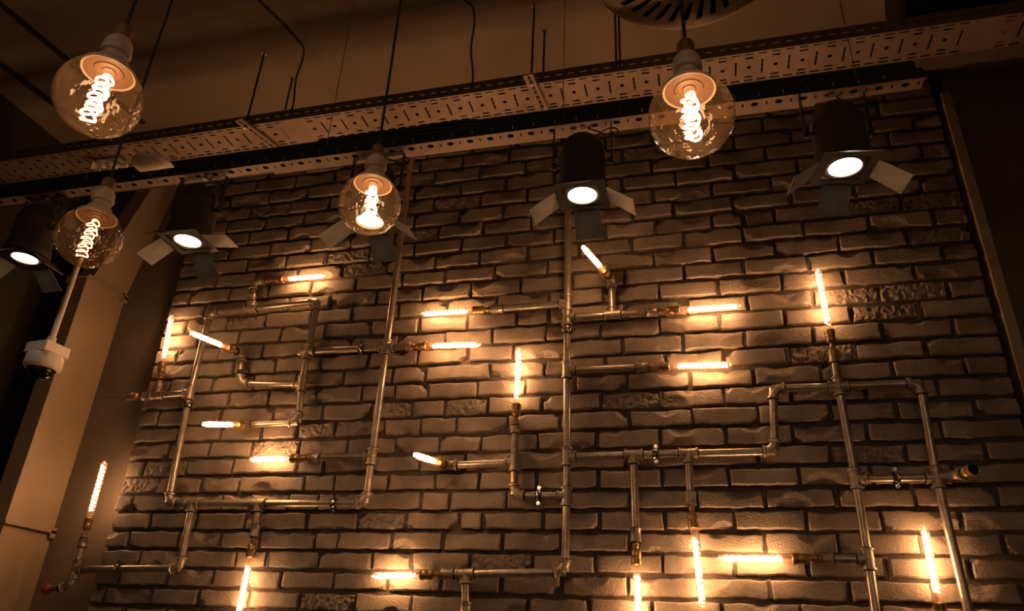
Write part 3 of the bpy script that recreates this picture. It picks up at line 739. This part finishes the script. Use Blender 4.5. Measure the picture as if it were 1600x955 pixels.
# ------------------------------------------------------------------ dome camera, access point
dq = at(72, 560, 2.37); rx = dq.x-.005; ry = dq.y; top = TZ-.018
t = thing('dome_camera', Vector((rx, ry, dq.z)), 'white dome security camera on a long white rod at the left', 'security camera')
zc = dq.z-.058
bm = B(); lathe(bm, [(0, .0), (.0125, 0), (.0125, top-(zc+.12)), (0, top-(zc+.12))], Vector((rx, ry, zc+.12)), UPv, 20); link('pole', bm, M_white, t)
bm = B(); lathe(bm, [(.0125, .115), (.019, .117), (.0185, .155), (.0135, .16)], Vector((rx, ry, zc)), UPv, 20); lathe(bm, [(.0125, -.06), (.019, -.055), (.019, -.012), (.028, -.01), (.028, 0), (0, 0)], Vector((rx, ry, top)), UPv, 20); link('pole_sleeve', bm, M_white, t)
bm = B(); s = .061
vs = []
Rz = Matrix.Rotation(math.radians(-6), 3, 'Z')
box(bm, (-s, -s, .072), (s, s, .118)); box(bm, (-s-.002, -s-.002, .070), (s+.002, s+.002, .074))
bmesh.ops.bevel(bm, geom=bm.edges[:], offset=.003, segments=2, affect='EDGES')
bmesh.ops.transform(bm, matrix=Rz.to_4x4(), verts=bm.verts); bmesh.ops.translate(bm, vec=Vector((rx, ry, zc)), verts=bm.verts); link('mount_box', bm, M_white, t)
bm = B(); lathe(bm, [(.0, .069), (.070, .069), (.073, .064), (.075, .022), (.073, .014), (.067, .007), (.058, .005), (.056, .010), (.056, .03)], Vector((rx, ry, zc)), UPv, 48); link('camera_housing', bm, M_white, t)
bm = B(); lathe(bm, [(.0555*math.cos(a*PI/24), .010-.050*math.sin(a*PI/24)) for a in range(0, 12)] + [(0, -.040)], Vector((rx, ry, zc)), UPv, 40); link('dome', bm, M_domeglass, t)
# conduit tee under the tray where the rod starts
jq = Vector((rx, ry-.012, TZ-.03)); t = thing('conduit_fitting', jq, 'white conduit stub with open round end beside the top of the dome camera rod', 'conduit fitting')
bm = B(); dcon = Vector((-.6, -.8, -.10)).normalized(); lathe(bm, [(0, .0), (.024, .0), (.024, .012), (.019, .014), (.019, .035), (.023, .036), (.024, .045), (.020, .046), (.019, .030), (0, .03)], jq+Vector((-.05, -.0, .0)), dcon, 24); link('conduit_stub', bm, M_white, t)
bm = B(); lathe(bm, [(0, 0), (.012, 0), (.012, .05), (.016, .052), (.016, .07), (0, .07)], jq+Vector((.03, -.02, .0)), Vector((.8, .5, -.1)), 18); link('cable_gland', bm, M_white, t)
bm = B(); box(bm, (jq.x-.07, jq.y-.03, jq.z+.012), (jq.x+.06, jq.y+.03, jq.z+.03)); bmesh.ops.bevel(bm, geom=bm.edges[:], offset=.004, segments=2, affect='EDGES'); link('junction_box', bm, M_white, t)
aq = ath(241, 257, 1.856)
t = thing('access_point', aq, 'round white disc below the cable tray at the left, partly hidden by the narrow rail', 'access point')
bm = B(); lathe(bm, [(0, 0), (.078, 0), (.085, -.004), (.087, -.009), (.084, -.014), (.05, -.022), (0, -.025)], aq, UPv, 56); link('disc_shell', bm, M_white, t)
bm = B(); lathe(bm, [(.060, -.0190), (.0615, -.0205), (.063, -.0185)], aq, UPv, 56); link('shell_groove', bm, M_white, t)
bm = B(); lathe(bm, [(0, -.001), (.02, -.001), (.02, .006), (.012, .008), (.012, .013), (0, .013)], Vector(aq)+Vector((0, .07, 0)), UPv, 20); link('mounting_stem', bm, M_white, t)

# ------------------------------------------------------------------ left wall duct
X0, X1 = -3.195+.0, -3.10
def hexa(bm, x0, x1, lo, hi):   # lo/hi: (z, yfront, yback, xr)
    (za, fa, ba, xa), (zb, fb, bb, xb) = lo, hi
    v = [bm.verts.new(p) for p in ((x0, fa, za), (xa, fa, za), (xa, ba, za), (x0, ba, za), (x0+xb-xa, fb, zb), (xb, fb, zb), (xb, bb, zb), (x0+xb-xa, bb, zb))]
    for f in ((0,3,2,1),(4,5,6,7),(0,1,5,4),(1,2,6,5),(2,3,7,6),(3,0,4,7)): bm.faces.new([v[i] for i in f])
t = thing('ventilation_duct', (-3.15, -.1, 0), 'beige rectangular sheet metal duct standing in the left corner', 'duct')
xr = -3.165; dw = .105
zf1 = EYE+1.80; zf0 = EYE+.50
def ysd(px, py): v = ray(px, py); return (CAM + v*(xr/v.x)).y
yfr = ysd(60, 660)
bm = B(); hexa(bm, xr-dw, xr, (0, yfr, YB, xr), (zf0, yfr, YB, xr)); link('duct_section', bm, M_duct, t, False)
bm = B(); hexa(bm, xr-dw, xr, (zf0, yfr, YB, xr), (zf1, yfr, YB, xr)); link('duct_section', bm, M_duct, t, False)
yft = ysd(208, 305)
bm = B(); hexa(bm, xr-dw, xr, (zf1, yfr+.03, YB, xr), (CZ, yfr+.03+(yft-yfr-.03)*(CZ-zf1)/(EYE+2.42-zf1), YB, xr+.13*(CZ-zf1)/.72)); link('duct_section', bm, M_duct, t, False)
for z in (zf1, zf0):
    bm = B(); box(bm, (xr-dw-.02, yfr-.015, z-.006), (xr+.022, YB, z+.006)); box(bm, (xr-dw-.02, yfr-.015, z-.03), (xr-dw+.0, YB, z-.006)); box(bm, (xr+.018, YB-.03, z-.03), (xr+.022, YB, z+.02))
    link('duct_flange', bm, M_duct, t, False)

# ------------------------------------------------------------------ upper right dark duct, ceiling battens on the left
bm = B(); a = ath(1372, 30, 2.5)
lathe(bm, [(0, 0), (.15, 0), (.155, .004), (.155, .5), (.158, .505), (.158, .52), (.155, .525), (.155, 1.2), (.158, 1.205), (.158, 1.22), (.155, 1.225), (.155, 2.2), (0, 2.2)], Vector((a.x+.02, a.y-.17, CZ-.17)), Vector((1, 0, 0)), 40)
tag(link('ventilation_pipe', bm, M_black), 'dark round duct under the ceiling in the top right corner', 'duct')
for i, (p0, p1, w) in enumerate((((20, 20), (104, 90), .012), ((0, 97), (60, 142), .016))):
    a, c_ = ath(*p0, H), ath(*p1, H); d = (c_-a).normalized(); s0 = a-d*1.0; s1 = c_+d*(.5 if i == 0 else .9); n_ = Vector((-d.y, d.x, 0))*w
    bm = B(); vs = [bm.verts.new(p) for p in (s0-n_, s0+n_, s1+n_, s1-n_)]; dn = Vector((0, 0, -.014)); ws = [bm.verts.new(v.co+dn) for v in vs]
    bm.faces.new(ws); 
    for k in range(4): bm.faces.new((vs[k], vs[(k+1) % 4], ws[(k+1) % 4], ws[k]))
    tag(link('trim_%d' % (i+2), bm, M_leftwall, None, False), None, None, None, 'structure')

# ------------------------------------------------------------------ light of the rest of the room
w = bpy.data.worlds.new('room_glow'); S.world = w; w.use_nodes = True
n = w.node_tree.nodes; l = w.node_tree.links; bg = n['Background']
# the open room behind the photographer: dim warm air with small lamps scattered through it
tc = n.new('ShaderNodeTexCoord'); vo = n.new('ShaderNodeTexVoronoi'); vo.inputs['Scale'].default_value = 7
l.new(tc.outputs['Generated'], vo.inputs['Vector'])
lt = n.new('ShaderNodeMath'); lt.operation = 'LESS_THAN'; lt.inputs[1].default_value = .10; l.new(vo.outputs['Distance'], lt.inputs[0])
sp = n.new('ShaderNodeSeparateXYZ'); l.new(tc.outputs['Generated'], sp.inputs[0])
zz = n.new('ShaderNodeMath'); zz.operation = 'GREATER_THAN'; zz.inputs[1].default_value = 0.02; l.new(sp.outputs['Z'], zz.inputs[0])
mu = n.new('ShaderNodeMath'); mu.operation = 'MULTIPLY'; l.new(lt.outputs[0], mu.inputs[0]); l.new(zz.outputs[0], mu.inputs[1])
ma = n.new('ShaderNodeMath'); ma.operation = 'MULTIPLY_ADD'; ma.inputs[1].default_value = 46; ma.inputs[2].default_value = .08; l.new(mu.outputs[0], ma.inputs[0])
bg.inputs[0].default_value = (1, .60, .34, 1); l.new(ma.outputs[0], bg.inputs[1])
S.cycles.use_adaptive_sampling = True
S.cycles.max_bounces = 10; S.cycles.transparent_max_bounces = 16
